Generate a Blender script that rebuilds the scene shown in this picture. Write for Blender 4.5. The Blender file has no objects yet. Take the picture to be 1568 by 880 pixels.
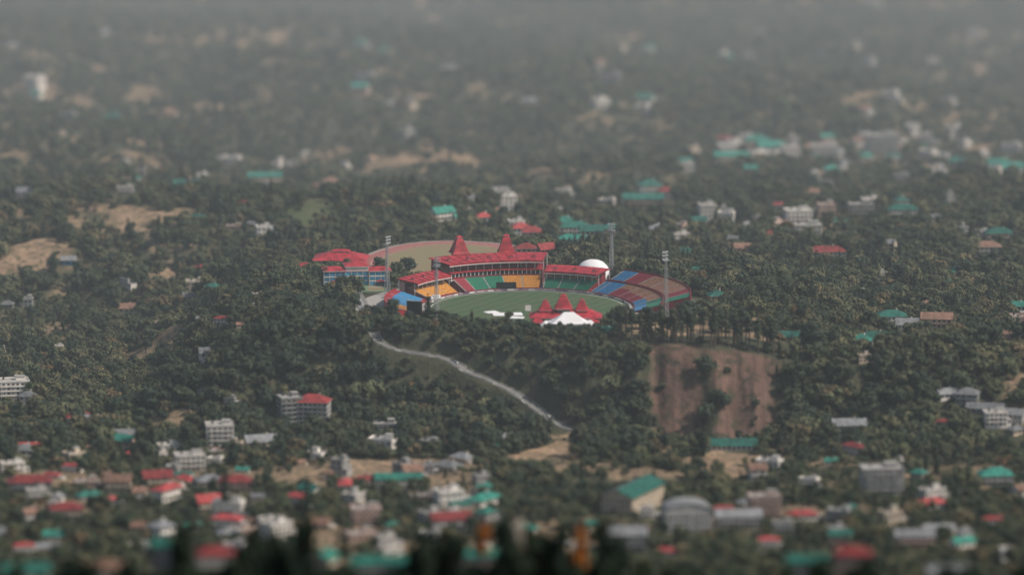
import bpy, math, random
import numpy as np
from mathutils import Vector
random.seed(7); rng=np.random.default_rng(11)
S=bpy.context.scene
S.view_settings.view_transform='Standard'; S.view_settings.look='None'; S.view_settings.exposure=0
COL=S.collection
# ---------------------------------------------------------------- noise / terrain
TAB=rng.uniform(-1,1,(256,256))
def vn(x,y,s,seed=0):
    X=np.asarray(x,float)/s+seed*17.31+500; Y=np.asarray(y,float)/s+seed*9.77+500
    xi=np.floor(X).astype(int); yi=np.floor(Y).astype(int)
    fx=X-xi; fy=Y-yi; fx=fx*fx*(3-2*fx); fy=fy*fy*(3-2*fy)
    a=TAB[xi%256,yi%256]; b=TAB[(xi+1)%256,yi%256]; c=TAB[xi%256,(yi+1)%256]; d=TAB[(xi+1)%256,(yi+1)%256]
    return (a*(1-fx)+b*fx)*(1-fy)+(c*(1-fx)+d*fx)*fy
def sm(a,b,x):
    t=np.clip((np.asarray(x,float)-a)/(b-a),0,1); return t*t*(3-2*t)
def yfront(x):
    cz=sm(85,98,x)*(1-sm(172,186,x))
    return -172-42*sm(-60,110,x)+7*vn(x,0*x,38,3)+3.5*vn(x,0*x,9,4)+cz*3.5*vn(x,0*x,6,14)
def H(x,y):
    x=np.asarray(x,float); y=np.asarray(y,float)
    n1=13*vn(x,y,330,1)+7*vn(x,y,120,2)+3*vn(x,y,47,5)
    far=-14+n1*(0.4+1.0*sm(150,600,y))
    low=-54+0.03*np.clip(-300-y,0,420)+0.178*np.clip(-720-y,0,280)+0.09*np.maximum(0,-1000-y)+n1*(0.35+.5*sm(-200,0,y))*sm(-900,-650,y)
    yf=yfront(x)
    cz=sm(85,98,x)*(1-sm(172,186,x))
    w=58+0.55*np.maximum(x-190,0)+0.35*np.maximum(-100-x,0)-4*cz
    t=np.clip((y-(yf-w))/w,0,1); front=0.45*t+0.55*t*t*(3-2*t)
    xl=-158+14*vn(y,0*y,60,6)
    left=sm(xl-120,xl,x); left=np.maximum(left,sm(60,450,y))
    P=front*left
    e=np.sqrt(((x-5)/195)**2+((y+55)/200)**2)
    F=1-sm(0.95,1.3,e)
    z=low*(1-P)+far*(1-F)*P
    sl=4*P*(1-P)
    return z+sl*(2.6*vn(x,y,14,8)+7*vn(x,y,36,9))-cz*sm(-20,40,yf-y)*(1-sm(50,90,yf-y))*3
# ---------------------------------------------------------------- camera
PITCH=math.radians(10); CY=-3970.0; CZ=700.0; LENS=203.0
cam=bpy.data.objects.new("camera",bpy.data.cameras.new("camera")); COL.objects.link(cam)
cam.location=(0,CY,CZ); cam.rotation_euler=(math.radians(80),0,0)
cam.data.lens=LENS; cam.data.sensor_width=36; cam.data.clip_start=1; cam.data.clip_end=60000
cam.data.dof.use_dof=True; cam.data.dof.focus_distance=4025; cam.data.dof.aperture_fstop=0.0067
S.camera=cam
TT=np.arange(2000,9000,3.0)
def site(u,v):
    """survey: bearing/depression -> point on the terrain"""
    fx=(u-784)/1568*36/LENS; fy=-(v-440)/1568*36/LENS
    d=np.array([fx,math.cos(PITCH)+fy*math.sin(PITCH),-math.sin(PITCH)+fy*math.cos(PITCH)])
    X=d[0]*TT; Y=CY+d[1]*TT; Z=CZ+d[2]*TT
    k=np.argmax(Z<H(X,Y)); 
    return float(X[k]),float(Y[k]),float(H(X[k],Y[k]))
def mpp(y): return (y-CY)*1.133e-4*1.015
# ---------------------------------------------------------------- materials
MATS={}
def nmat(name,col,rough=0.8,var=0.25,scale=1.0,rand=0.0,col2=None,bump=0.0,metal=0.0,spec=0.3):
    if name in MATS: return MATS[name]
    m=bpy.data.materials.new(name); m.use_nodes=True; nt=m.node_tree; N=nt.nodes; L=nt.links
    b=N["Principled BSDF"]; b.inputs["Roughness"].default_value=rough; b.inputs["Metallic"].default_value=metal
    b.inputs["Specular IOR Level"].default_value=spec
    tc=N.new("ShaderNodeTexCoord"); no=N.new("ShaderNodeTexNoise"); no.inputs["Scale"].default_value=scale; no.inputs["Detail"].default_value=4
    L.new(tc.outputs["Object"],no.inputs["Vector"])
    mx=N.new("ShaderNodeMix"); mx.data_type='RGBA'
    c2=col2 or tuple(c*(1-var*1.6) for c in col)
    hi=tuple(min(1,c*(1+var*0.6)) for c in col)
    mx.inputs["A"].default_value=(*c2,1); mx.inputs["B"].default_value=(*hi,1)
    mr=N.new("ShaderNodeMapRange"); mr.inputs[1].default_value=0.3; mr.inputs[2].default_value=0.7
    L.new(no.outputs["Fac"],mr.inputs[0]); L.new(mr.outputs[0],mx.inputs["Factor"])
    out=mx.outputs["Result"]
    if rand>0:
        oi=N.new("ShaderNodeObjectInfo"); hs=N.new("ShaderNodeHueSaturation")
        r=N.new("ShaderNodeMapRange"); r.inputs[3].default_value=1-rand; r.inputs[4].default_value=1+rand*0.8
        L.new(oi.outputs["Random"],r.inputs[0]); L.new(r.outputs[0],hs.inputs["Value"]); L.new(out,hs.inputs["Color"]); out=hs.outputs["Color"]
    L.new(out,b.inputs["Base Color"])
    MATS[name]=m; return m
def foliage(name,cols,leafscale=0.5):
    m=bpy.data.materials.new(name); m.use_nodes=True; nt=m.node_tree; N=nt.nodes; L=nt.links
    b=N["Principled BSDF"]; b.inputs["Roughness"].default_value=0.75; b.inputs["Specular IOR Level"].default_value=0.15
    oi=N.new("ShaderNodeObjectInfo"); cr=N.new("ShaderNodeValToRGB"); cr.color_ramp.interpolation='LINEAR'
    e=cr.color_ramp.elements; 
    while len(e)<len(cols): e.new(0.5)
    for i,(p,c) in enumerate(cols): e[i].position=p; e[i].color=(*c,1)
    L.new(oi.outputs["Random"],cr.inputs[0])
    tc=N.new("ShaderNodeTexCoord"); no=N.new("ShaderNodeTexNoise"); no.inputs["Scale"].default_value=leafscale; no.inputs["Detail"].default_value=3
    L.new(tc.outputs["Object"],no.inputs["Vector"])
    r=N.new("ShaderNodeMapRange"); r.inputs[1].default_value=0.3; r.inputs[2].default_value=0.7; r.inputs[3].default_value=0.5; r.inputs[4].default_value=1.5
    L.new(no.outputs["Fac"],r.inputs[0])
    hs=N.new("ShaderNodeHueSaturation"); L.new(cr.outputs[0],hs.inputs["Color"]); L.new(r.outputs[0],hs.inputs["Value"])
    L.new(hs.outputs[0],b.inputs["Base Color"]); return m
M=dict(
 red=nmat("red_roof_paint",(0.4,0.03,0.045),0.6,0.35,0.25),
 dred=nmat("maroon_paint",(0.21,0.02,0.032),0.6,0.25,0.4),
 teal=nmat("green_sheet_roof",(0.025,0.19,0.145),0.6,0.35,0.25,0.5),
 redr=nmat("red_sheet_roof",(0.33,0.05,0.05),0.6,0.35,0.25,0.5),
 slate=nmat("slate_roof",(0.2,0.21,0.22),0.7,0.3,0.4,0.35),
 rust=nmat("rusty_sheet_roof",(0.24,0.14,0.1),0.7,0.35,0.4,0.3),
 white=nmat("white_wall",(0.78,0.74,0.68),0.8,0.1,0.25,0.25),
 cream=nmat("cream_wall",(0.68,0.56,0.42),0.8,0.18,0.25,0.25),
 grey=nmat("concrete_wall",(0.36,0.36,0.35),0.85,0.25,0.3,0.35),
 pink=nmat("pink_wall",(0.5,0.34,0.28),0.85,0.2,0.3,0.3),
 conc=nmat("concrete",(0.36,0.35,0.33),0.85,0.2,0.3),
 glass=nmat("dark_glass",(0.03,0.035,0.045),0.2,0.3,0.5,spec=0.5),
 blue=nmat("blue_glazing",(0.06,0.3,0.5),0.35,0.4,0.25),
 s_or=nmat("orange_seats",(0.6,0.28,0.05),0.6,0.3,0.9),
 s_gr=nmat("green_seats",(0.015,0.2,0.12),0.6,0.3,0.9),
 s_bl=nmat("blue_seats",(0.05,0.25,0.48),0.6,0.3,0.9),
 s_rd=nmat("red_seats",(0.34,0.035,0.06),0.6,0.35,0.9),
 s_tn=nmat("tan_seats",(0.42,0.22,0.14),0.7,0.4,0.9),
 wfab=nmat("white_fabric",(0.78,0.79,0.8),0.7,0.06,0.2),
 steel=nmat("galvanised_steel",(0.4,0.42,0.43),0.5,0.15,1.0,metal=0.2),
 lamp=nmat("lamp_panel",(0.6,0.62,0.62),0.4,0.1,1.0),
 black=nmat("black_screen",(0.015,0.017,0.02),0.5,0.2,0.6),
 bark=nmat("bark",(0.09,0.065,0.045),0.9,0.3,1.0),
 pbark=nmat("pine_bark",(0.13,0.1,0.08),0.9,0.3,1.0),
 asph=nmat("asphalt",(0.2,0.2,0.195),0.9,0.2,0.15),
 track=nmat("running_track",(0.3,0.11,0.1),0.85,0.15,0.2),
 court=nmat("court_green",(0.13,0.2,0.12),0.85,0.2,0.2),
 paint=nmat("white_paint",(0.65,0.64,0.62),0.7,0.1,0.6),
 ad=nmat("advert_board",(0.45,0.4,0.42),0.6,0.6,0.12,col2=(0.12,0.05,0.12)),
 tank=nmat("black_tank",(0.03,0.03,0.03),0.5,0.1,1),
 tyre=nmat("tyre",(0.02,0.02,0.02),0.8,0.1,1),
 wind=nmat("window_frame",(0.5,0.5,0.48),0.7,0.1,1),
)
# ---------------------------------------------------------------- mesh builder
class MB:
    def __init__(s): s.v=[];s.f=[];s.m=[];s.mats=[]
    def mi(s,k):
        if k not in s.mats: s.mats.append(k)
        return s.mats.index(k)
    def poly(s,pts,k):
        b=len(s.v); s.v+= [tuple(p) for p in pts]; s.f.append(tuple(range(b,b+len(pts)))); s.m.append(s.mi(k))
    def hexa(s,p,k):
        b=len(s.v); s.v+=[tuple(q) for q in p]; i=s.mi(k)
        for f in ((3,2,1,0),(4,5,6,7),(0,1,5,4),(1,2,6,5),(2,3,7,6),(3,0,4,7)):
            s.f.append(tuple(b+q for q in f)); s.m.append(i)
    def frus(s,x,y,z0,z1,w0,d0,w1,d1,k,rz=0):
        c,sn=math.cos(rz),math.sin(rz); P=[]
        for z,w,d in ((z0,w0,d0),(z1,w1,d1)):
            for a,b in ((-1,-1),(1,-1),(1,1),(-1,1)):
                px,py=a*w/2,b*d/2; P.append((x+px*c-py*sn,y+px*sn+py*c,z))
        s.hexa(P,k)
    def box(s,x,y,z0,z1,w,d,k,rz=0): s.frus(x,y,z0,z1,w,d,w,d,k,rz)
    def cyl(s,x,y,z0,z1,r0,r1,k,n=8):
        A=[(x+r0*math.cos(6.2832*i/n),y+r0*math.sin(6.2832*i/n),z0) for i in range(n)]
        B=[(x+r1*math.cos(6.2832*i/n),y+r1*math.sin(6.2832*i/n),z1) for i in range(n)]
        for i in range(n): j=(i+1)%n; s.poly([A[i],A[j],B[j],B[i]],k)
        s.poly(B,k); s.poly(A[::-1],k)
    def beam(s,a,b,t,k):
        a=Vector(a);b=Vector(b); d=(b-a).normalized(); u=d.cross(Vector((0,0,1)))
        if u.length<0.01: u=Vector((1,0,0))
        u.normalize(); w=d.cross(u)
        P=[a+(u*i+w*j)*t/2 for i,j in ((-1,-1),(1,-1),(1,1),(-1,1))]+[b+(u*i+w*j)*t/2 for i,j in ((-1,-1),(1,-1),(1,1),(-1,1))]
        s.hexa(P,k)
    def arc(s,C,a0,a1,r0,r1,zi0,zi1,zo0,zo1,k,step=3):
        n=max(1,int(round(abs(a1-a0)/step)))
        for i in range(n):
            t0=math.radians(a0+(a1-a0)*i/n); t1=math.radians(a0+(a1-a0)*(i+1)/n)
            def p(r,t,z): return (C[0]+r*math.cos(t),C[1]+r*math.sin(t),z)
            s.poly([p(r0,t0,zi1),p(r1,t0,zo1),p(r1,t1,zo1),p(r0,t1,zi1)],k)
            s.poly([p(r0,t1,zi0),p(r1,t1,zo0),p(r1,t0,zo0),p(r0,t0,zi0)],k)
            s.poly([p(r0,t0,zi0),p(r0,t0,zi1),p(r0,t1,zi1),p(r0,t1,zi0)],k)
            s.poly([p(r1,t1,zo0),p(r1,t1,zo1),p(r1,t0,zo1),p(r1,t0,zo0)],k)
            if i==0: s.poly([p(r0,t0,zi0),p(r1,t0,zo0),p(r1,t0,zo1),p(r0,t0,zi1)],k)
            if i==n-1: s.poly([p(r0,t1,zi1),p(r1,t1,zo1),p(r1,t1,zo0),p(r0,t1,zi0)],k)
    def mesh(s,name):
        me=bpy.data.meshes.new(name); me.from_pydata(s.v,[],s.f)
        for k in s.mats: me.materials.append(M[k])
        me.polygons.foreach_set("material_index",s.m); me.update(); return me
    def obj(s,name,loc=(0,0,0),rz=0,parent=None):
        o=bpy.data.objects.new(name,s.mesh(name)); COL.objects.link(o); o.location=loc; o.rotation_euler=(0,0,rz)
        if parent: o.parent=parent
        return o
def empty(name,loc=(0,0,0)):
    e=bpy.data.objects.new(name,None); e.location=loc; COL.objects.link(e); return e
EXC=[]
# ---------------------------------------------------------------- road line on the slope
rp=[(573,512),(578,522),(590,534),(615,543),(650,549),(690,558),(715,570),(745,587),(785,606),(815,625),(838,643),(862,655),(895,662)]
RP=[site(*p) for p in rp]
def resample(P,step=3.0):
    P=[np.array(p) for p in P]; out=[]
    n=len(P)
    for i in range(n-1):
        p0=P[max(i-1,0)];p1=P[i];p2=P[i+1];p3=P[min(i+2,n-1)]
        k=max(2,int(np.linalg.norm((p2-p1)[:2])/step))
        for j in range(k):
            t=j/k; out.append(0.5*((2*p1)+(-p0+p2)*t+(2*p0-5*p1+4*p2-p3)*t*t+(-p0+3*p1-3*p2+p3)*t**3))
    out.append(P[-1]); return np.array(out)
R=resample(RP)
for _ in range(12): R[1:-1,2]=(R[:-2,2]+R[1:-1,2]*2+R[2:,2])/4
# ---------------------------------------------------------------- terrain sheet
def fieldlist():
    L=[(205,342,40,10,1),(40,382,36,10,1),(130,325,25,7,.8),(160,300,22,6,.7),(120,350,20,6,.7),(250,290,20,6,.7),(590,250,62,5,.9),(500,235,40,4,.7),(705,246,46,6,.9),(745,270,22,5,.8),
     (230,530,55,7,.8),(90,515,34,7,.8),(190,548,40,6,.7),(160,600,60,7,.6),(600,716,95,12,.9),(470,735,80,7,.7),(100,690,60,7,.6),(1092,706,64,20,1.),(850,684,50,20,1.),(900,715,50,14,.8),(930,90,80,4,.9),
     (600,112,38,4,.8),(1130,118,52,6,.8),(1010,10,50,4,.7),(1500,102,42,5,.8),(1525,180,70,6,.7),(700,75,110,3,.7),(90,172,120,4,.7),(50,88,75,4,.7),(290,62,70,6,.7),
     (480,328,50,14,-.8),(930,190,30,3,.7),(1400,262,55,4,.8),(650,150,50,3,.6),(1400,110,50,3,.6),(550,660,60,7,.7),(1560,615,30,14,.8),
     (440,265,40,4,.6),(820,265,30,4,.6),(1020,690,40,8,.7),(1060,497,110,14,.85),(60,270,40,5,.6),(250,640,60,8,.6),(120,740,70,8,.6),(1250,740,60,8,.5),(700,780,60,8,.5),(30,430,30,6,.6),(80,440,30,5,.6),(230,240,40,4,.6)]
    out=[]
    for u,v,a,b,k in L:
        x,y,z=site(u,v); m=mpp(y); dv=((y-CY)**2/700)*1.13e-4
        out.append((x,y,a*m,b*dv,k))
    return out
FIELDS=fieldlist()
def fieldmask(x,y,shift=0,grow=0):
    t=np.zeros(np.shape(x)); g=np.zeros(np.shape(x))
    wob=0.75*vn(x,y,26,21)+0.5*vn(x,y,10,22)
    for fx,fy,a,b,k in FIELDS:
        e=np.sqrt(((x-fx)/(a+grow))**2+((y-fy+shift)/(b+grow+shift))**2)+wob
        mk=1-sm(0.8,1.05,e)
        if k>0: t=np.maximum(t,mk*k)
        else: g=np.maximum(g,mk*(-k))
    return t,g
def wild(x,y):
    a=sm(0.34,0.52,vn(x,y,60,31)+0.4*vn(x,y,21,32))*sm(-300,-380,y)*.7
    b=sm(0.44,0.6,0.55*vn(x,y,60,33)+0.65*vn(x,y,20,34))*sm(200,450,y)*.75
    c=sm(0.33,0.47,0.5*vn(x,y,34,35)+0.6*vn(x,y,12,36))*(1-sm(-230,-140,x))*sm(-330,-200,y)*.85
    d=sm(0.46,0.6,0.5*vn(x,y,38,37)+0.6*vn(x,y,13,38))*sm(190,230,x)*sm(-200,-120,y)*.7
    return np.maximum(np.maximum(a,b),np.maximum(c,d))
xs=np.concatenate([np.array([-9000,-5000,-3000,-2000,-1500,-1200]),np.arange(-1000,-300,9),np.arange(-300,80,2.6),np.arange(80,190,1.5),np.arange(190,300,2.6),np.arange(300,1001,9),np.array([1200,1500,2000,3000,5000,9000])])
ys=np.concatenate([np.array([-4600,-4200,-3900,-3500,-3000,-2500]),np.arange(-2100,-500,10),np.arange(-500,-330,4),np.arange(-330,-140,1.9),np.arange(-140,200,6),np.arange(200,2400,10),np.array([2600,3000,3600,4500,6000,9000,14000,25000])])
GX,GY=np.meshgrid(xs,ys); Z=H(GX,GY)
sub=(GX>R[:,0].min()-20)&(GX<R[:,0].max()+20)&(GY>R[:,1].min()-20)&(GY<R[:,1].max()+20)
ii=np.where(sub); px=GX[ii]; py=GY[ii]; pz=Z[ii]
d2=(px[:,None]-R[None,:,0])**2+(py[:,None]-R[None,:,1])**2
k=d2.argmin(1); dm=np.sqrt(d2.min(1)); wgt=1-sm(4.5,9,dm); Z[ii]=pz*(1-wgt)+(R[k,2]-0.25)*wgt
tan,grs=fieldmask(GX,GY)
tan=np.maximum(tan,wild(GX,GY))
def cliffmask(x,y):
    yf=yfront(x)
    band=sm(-70,-54,y-yf+4*vn(x,y,10,45))*(1-sm(-3,2,y-yf))
    a=sm(90,97,x+5*vn(x,y,8,41))*(1-sm(120,129,x+6*vn(x,y,9,42)))
    b=sm(130,138,x+5*vn(x,y,8,43))*(1-sm(166,180,x+8*vn(x,y,12,44)))
    c=.55*sm(95,110,x+8*vn(x,y,14,46))*(1-sm(160,176,x+8*vn(x,y,12,47)))*sm(-.3,.3,vn(x,y,13,48))
    return band*np.maximum(np.maximum(a,b),c)
cl=cliffmask(GX,GY)
nr,nc=GX.shape
co=np.stack([GX.ravel(),GY.ravel(),Z.ravel()],1).astype(np.float32)
idx=np.arange(nr*nc).reshape(nr,nc)
F=np.stack([idx[:-1,:-1],idx[:-1,1:],idx[1:,1:],idx[1:,:-1]],-1).reshape(-1,4)
me=bpy.data.meshes.new("ground"); me.vertices.add(len(co)); me.vertices.foreach_set("co",co.ravel())
me.loops.add(F.size); me.loops.foreach_set("vertex_index",F.ravel().astype(np.int32)); me.polygons.add(len(F))
me.polygons.foreach_set("loop_start",(np.arange(len(F))*4).astype(np.int32)); me.polygons.foreach_set("loop_total",np.full(len(F),4,np.int32))
me.polygons.foreach_set("use_smooth",np.ones(len(F),bool))
for nm,ar in (("dry",tan),("grassy",grs),("scar",cl)):
    at=me.attributes.new(nm,'FLOAT','POINT'); at.data.foreach_set("value",ar.ravel().astype(np.float32))
me.update(calc_edges=True)
gm=bpy.data.materials.new("ground"); gm.use_nodes=True; nt=gm.node_tree; N=nt.nodes; L=nt.links; b=N["Principled BSDF"]
b.inputs["Roughness"].default_value=0.95; b.inputs["Specular IOR Level"].default_value=0.1
tc=N.new("ShaderNodeTexCoord")
def noise(sc,det=5,vec=None):
    n=N.new("ShaderNodeTexNoise"); n.inputs["Scale"].default_value=sc; n.inputs["Detail"].default_value=det; L.new(vec or tc.outputs["Object"],n.inputs["Vector"]); return n.outputs["Fac"]
def mixc(f,a,c):
    m=N.new("ShaderNodeMix"); m.data_type='RGBA'
    L.new(f,m.inputs["Factor"]) 
    for s_,q in (("A",a),("B",c)):
        if isinstance(q,tuple): m.inputs[s_].default_value=(*q,1)
        else: L.new(q,m.inputs[s_])
    return m.outputs["Result"]
def rng_(f,a,c):
    r=N.new("ShaderNodeMapRange"); r.inputs[1].default_value=a; r.inputs[2].default_value=c; L.new(f,r.inputs[0]); return r.outputs[0]
def attr(n):
    a=N.new("ShaderNodeAttribute"); a.attribute_name=n; return a.outputs["Fac"]
under=mixc(rng_(noise(0.06),0.35,0.65),(0.036,0.044,0.027),(0.085,0.08,0.05))
under=mixc(rng_(noise(0.4),0.4,0.7),under,(0.05,0.057,0.035))
tanc=mixc(rng_(noise(0.05),0.35,0.65),(0.21,0.145,0.1),(0.4,0.28,0.185))
tanc=mixc(rng_(noise(0.22),0.45,0.64),tanc,(0.12,0.1,0.06))
mp=N.new("ShaderNodeMapping"); mp.inputs["Scale"].default_value=(0.28,0.03,0.035); L.new(tc.outputs["Object"],mp.inputs["Vector"])
scar=mixc(rng_(noise(1.0,6,mp.outputs[0]),0.35,0.65),(0.09,0.056,0.045),(0.17,0.105,0.082))
scar=mixc(rng_(noise(0.13,5),0.5,0.64),scar,(0.06,0.052,0.036))
c=mixc(attr("dry"),under,tanc); c=mixc(attr("grassy"),c,(0.08,0.105,0.045)); c=mixc(attr("scar"),c,scar)
L.new(c,b.inputs["Base Color"])
bp=N.new("ShaderNodeBump"); bp.inputs["Strength"].default_value=0.8; bp.inputs["Distance"].default_value=1.5; L.new(noise(0.25,6),bp.inputs["Height"]); L.new(bp.outputs[0],b.inputs["Normal"])
me.materials.append(gm); g=bpy.data.objects.new("ground",me); COL.objects.link(g)
# ---------------------------------------------------------------- road ribbon
rb=MB(); wl=MB()
T=np.gradient(R[:,:2],axis=0); T/=np.linalg.norm(T,axis=1)[:,None]; Nn=np.stack([-T[:,1],T[:,0]],1)
def rpt(i,off,dz): return (R[i,0]+Nn[i,0]*off,R[i,1]+Nn[i,1]*off,R[i,2]+dz)
for i in range(len(R)-1):
    rb.poly([rpt(i,-3,0.15),rpt(i+1,-3,0.15),rpt(i+1,3,0.15),rpt(i,3,0.15)],"asph")
    rb.poly([rpt(i,-4.2,0.05),rpt(i+1,-4.2,0.05),rpt(i+1,-3,0.146),rpt(i,-3,0.146)],"conc")
    for o in (-3.4,3.4):
        if i%7!=6: wl.hexa([rpt(i,o-.25,0),rpt(i,o+.25,0),rpt(i+1,o+.25,0),rpt(i+1,o-.25,0),rpt(i,o-.25,.9),rpt(i,o+.25,.9),rpt(i+1,o+.25,.9),rpt(i+1,o-.25,.9)],"conc")
rb.obj("hill_road"); wl.obj("roadside_parapet_wall")
# ---------------------------------------------------------------- stadium
C=(11,-84); st=empty("cricket_stadium",(0,0,0))
fm=bpy.data.materials.new("mown_grass"); fm.use_nodes=True; nt=fm.node_tree; N=nt.nodes; L=nt.links; b=N["Principled BSDF"]; b.inputs["Roughness"].default_value=0.9; b.inputs["Specular IOR Level"].default_value=0.1
tc=N.new("ShaderNodeTexCoord"); wv=N.new("ShaderNodeTexWave"); wv.inputs["Scale"].default_value=0.035; wv.inputs["Distortion"].default_value=0.3; wv.bands_direction='X'
mp=N.new("ShaderNodeMapping"); mp.inputs["Rotation"].default_value=(0,0,0.5); L.new(tc.outputs["Object"],mp.inputs[0]); L.new(mp.outputs[0],wv.inputs[0])
c=mixc(rng_(wv.outputs["Fac"],0.4,0.6),(0.055,0.095,0.048),(0.072,0.116,0.062)); c=mixc(rng_(noise(0.05),0.45,0.75),c,(0.095,0.11,0.065)); L.new(c,b.inputs["Base Color"]); M["grass"]=fm
f=MB(); n=72
f.poly([(C[0]+70*math.cos(6.2832*i/n),C[1]+67*math.sin(6.2832*i/n),0.5) for i in range(n)],"grass")
f.obj("outfield",parent=st)
f=MB(); f.poly([(C[0]-2,C[1]-11,.52),(C[0]+2,C[1]-11,.52),(C[0]+2,C[1]+11,.52),(C[0]-2,C[1]+11,.52)],"conc")
f.obj("pitch_strip",parent=st)
f=MB()
f.arc(C,0,360,66.3,66.8,.5,.56,.5,.56,"paint",5)
for a in range(-30,215,4):
    f.arc(C,a,a+3.7,69.4,69.7,.45,1.7,.45,1.7,"ad" if (a//4)%3 else "paint",2)
f.obj("boundary_boards",parent=st)
f=MB(); f.arc(C,-15,197,69.8,73,0.2,.42,.2,.42,"conc",5); f.arc(C,-15,197,73,119,-.5,.2,-.5,.2,"conc",5); f.obj("concourse",parent=st)
def stand(name,a0,a1,r0,r1,z0,z1,rows,colf,back=True,aisle=9.0,backmat="dred"):
    s=MB(); dr=(r1-r0)/rows; dz=(z1-z0)/rows
    def p(r,t,z): t=math.radians(t); return (C[0]+r*math.cos(t),C[1]+r*math.sin(t),z)
    br=[]; a=a0
    while a<a1-0.5:
        e=min(a+aisle,a1); br.append((a,e-0.7,0)); br.append((e-0.7,e,1)); a=e
    for (b0,b1,ai) in br:
        k=max(1,int((b1-b0)/2.6))
        for j in range(k):
            t0=b0+(b1-b0)*j/k; t1=b0+(b1-b0)*(j+1)/k
            for i in range(rows):
                ra=r0+dr*i; rb_=ra+dr; z=z0+dz*(i+1)
                m="conc" if ai else colf((b0+b1)/2,i/rows)
                s.poly([p(ra,t0,z),p(rb_,t0,z),p(rb_,t1,z),p(ra,t1,z)],m)
                s.poly([p(ra,t1,z-dz),p(ra,t0,z-dz),p(ra,t0,z),p(ra,t1,z)],m)
                if not ai:
                    s.poly([p(ra+dr*.6,t1,z),p(ra+dr*.6,t0,z),p(ra+dr*.7,t0,z+.42),p(ra+dr*.7,t1,z+.42)],m)
    for t in (a0,a1):
        s.poly([p(r0,t,0.1),p(r1,t,0.1),p(r1,t,z1),p(r0,t,z0)],backmat)
    s.arc(C,a0,a1,r1,r1+.5,.1,z1+1.3,.1,z1+1.3,backmat)
    s.arc(C,a0,a1,r0-.35,r0-.05,.3,z0+1.0,.3,z0+1.0,"dred")
    return s.obj(name,parent=st)
def roof(name,a0,a1,ri,ro,zi,zo,gables=0):
    s=MB()
    s.arc(C,a0,a1,ri,ro,zi,zi+.5,zo,zo+.5,"red",2)
    s.arc(C,a0,a1,ri-.6,ri-.05,zi-1.1,zi+.7,zi-1.1,zi+.7,"red",2)
    s.arc(C,a0,a1,ri-.75,ri-.62,zi-1.3,zi-.75,zi-1.3,zi-.75,"paint",2)
    a=a0
    while a<=a1:
        t=math.radians(a); s.beam((C[0]+ri*math.cos(t),C[1]+ri*math.sin(t),zi+.6),(C[0]+ro*math.cos(t),C[1]+ro*math.sin(t),zo+.6),.3,"dred")
        rr=ri+2
        s.beam((C[0]+rr*math.cos(t),C[1]+rr*math.sin(t),2.5),(C[0]+rr*math.cos(t),C[1]+rr*math.sin(t),zi),.45,"paint")
        s.beam((C[0]+(ro-1)*math.cos(t),C[1]+(ro-1)*math.sin(t),.2),(C[0]+(ro-1)*math.cos(t),C[1]+(ro-1)*math.sin(t),zo),.6,"paint")
        a+=3.8
    for q in range(gables):
        a=a0+(a1-a0)*(q+.5)/gables; t=math.radians(a); rr=ri+(ro-ri)*.45; zz=zi+(zo-zi)*.45+.4
        x,y=C[0]+rr*math.cos(t),C[1]+rr*math.sin(t)
        s.box(x,y,zz-.5,zz+.6,2.4,2.4,"paint",t); s.frus(x,y,zz+.6,zz+1.7,3.4,3.4,.4,.4,"dred",t)
    return s.obj(name,parent=st)
stand("pavilion_lower_tier",84,126,72.5,89,1,7.5,14,lambda a,t:"s_or" if a<104 else ("s_gr" if a<120 else "s_rd"))
s=MB()
s.arc(C,84,127,89.6,93,7.4,11.6,7.4,11.6,"glass",2); s.arc(C,83.6,127.4,88.4,94,11.6,12.3,11.6,12.3,"red",2); s.arc(C,83.6,127.4,88.3,93,6.6,7.2,6.6,7.2,"paint",2)
a=84.5
while a<127:
    t=math.radians(a); s.box(C[0]+89.3*math.cos(t),C[1]+89.3*math.sin(t),7.2,11.6,.5,.5,"paint",t); a+=2
s.arc(C,84,127,109,112,.1,18.5,.1,18.5,"dred",2)
s.arc(C,84,127,112,112.3,12,15,12,15,"glass",2)
s.obj("pavilion_boxes",parent=st)
stand("pavilion_upper_tier",84,127,94,108,11.5,15.5,10,lambda a,t:"s_rd" if int(a)%3 else "s_tn")
roof("pavilion_roof",83,128,89,113,18.0,19.6,5)
stand("west_stand_tier",131,156,73,91,1,8,15,lambda a,t:"s_or" if t<.8 else "s_tn")
roof("west_stand_roof",130,157,83,98,11.5,13.5,3)
s=MB(); s.arc(C,131,156,93,97,.1,11.8,.1,12,"pink",2); s.arc(C,131,156,92.7,92.95,5,10.5,5,10.5,"glass",2); s.obj("west_stand_rear",parent=st)
stand("southwest_open_stand",158,198,75,98,.8,6.5,17,lambda a,t:"s_rd" if t>.8 or t<.08 else ("s_bl" if a<183 else "s_or"),backmat="red")
stand("east_stand_tier",56,82,72.5,90,1,7.5,14,lambda a,t:"s_gr" if t<.85 else "s_tn")
roof("east_stand_roof",54.5,82,83,99,11.3,13.3,3)
s=MB(); s.arc(C,56,81.5,91.5,97,.1,11.6,.1,12,"dred",2); s.arc(C,56,81.5,91.2,91.45,8,11,8,11,"glass",2); s.obj("east_stand_rear",parent=st)
def cr(a,t):
    if a>44: return "s_bl"
    if a>31: return "s_rd" if t<.6 else "s_tn"
    if a>18: return "s_rd" if t<.5 else "s_tn"
    if a>6: return "s_bl" if t<.45 else "s_tn"
    return "s_bl" if t<.4 else "s_gr"
stand("southeast_open_stand_lower",-12,54,73,92,.8,6,14,cr)
stand("southeast_open_stand_upper",-8,53,94,111,6.5,11,12,lambda a,t:("s_bl" if a>46 else "s_rd" if a>38 else "s_tn") if a>10 else ("s_gr" if a<4 else "s_rd"))
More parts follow.
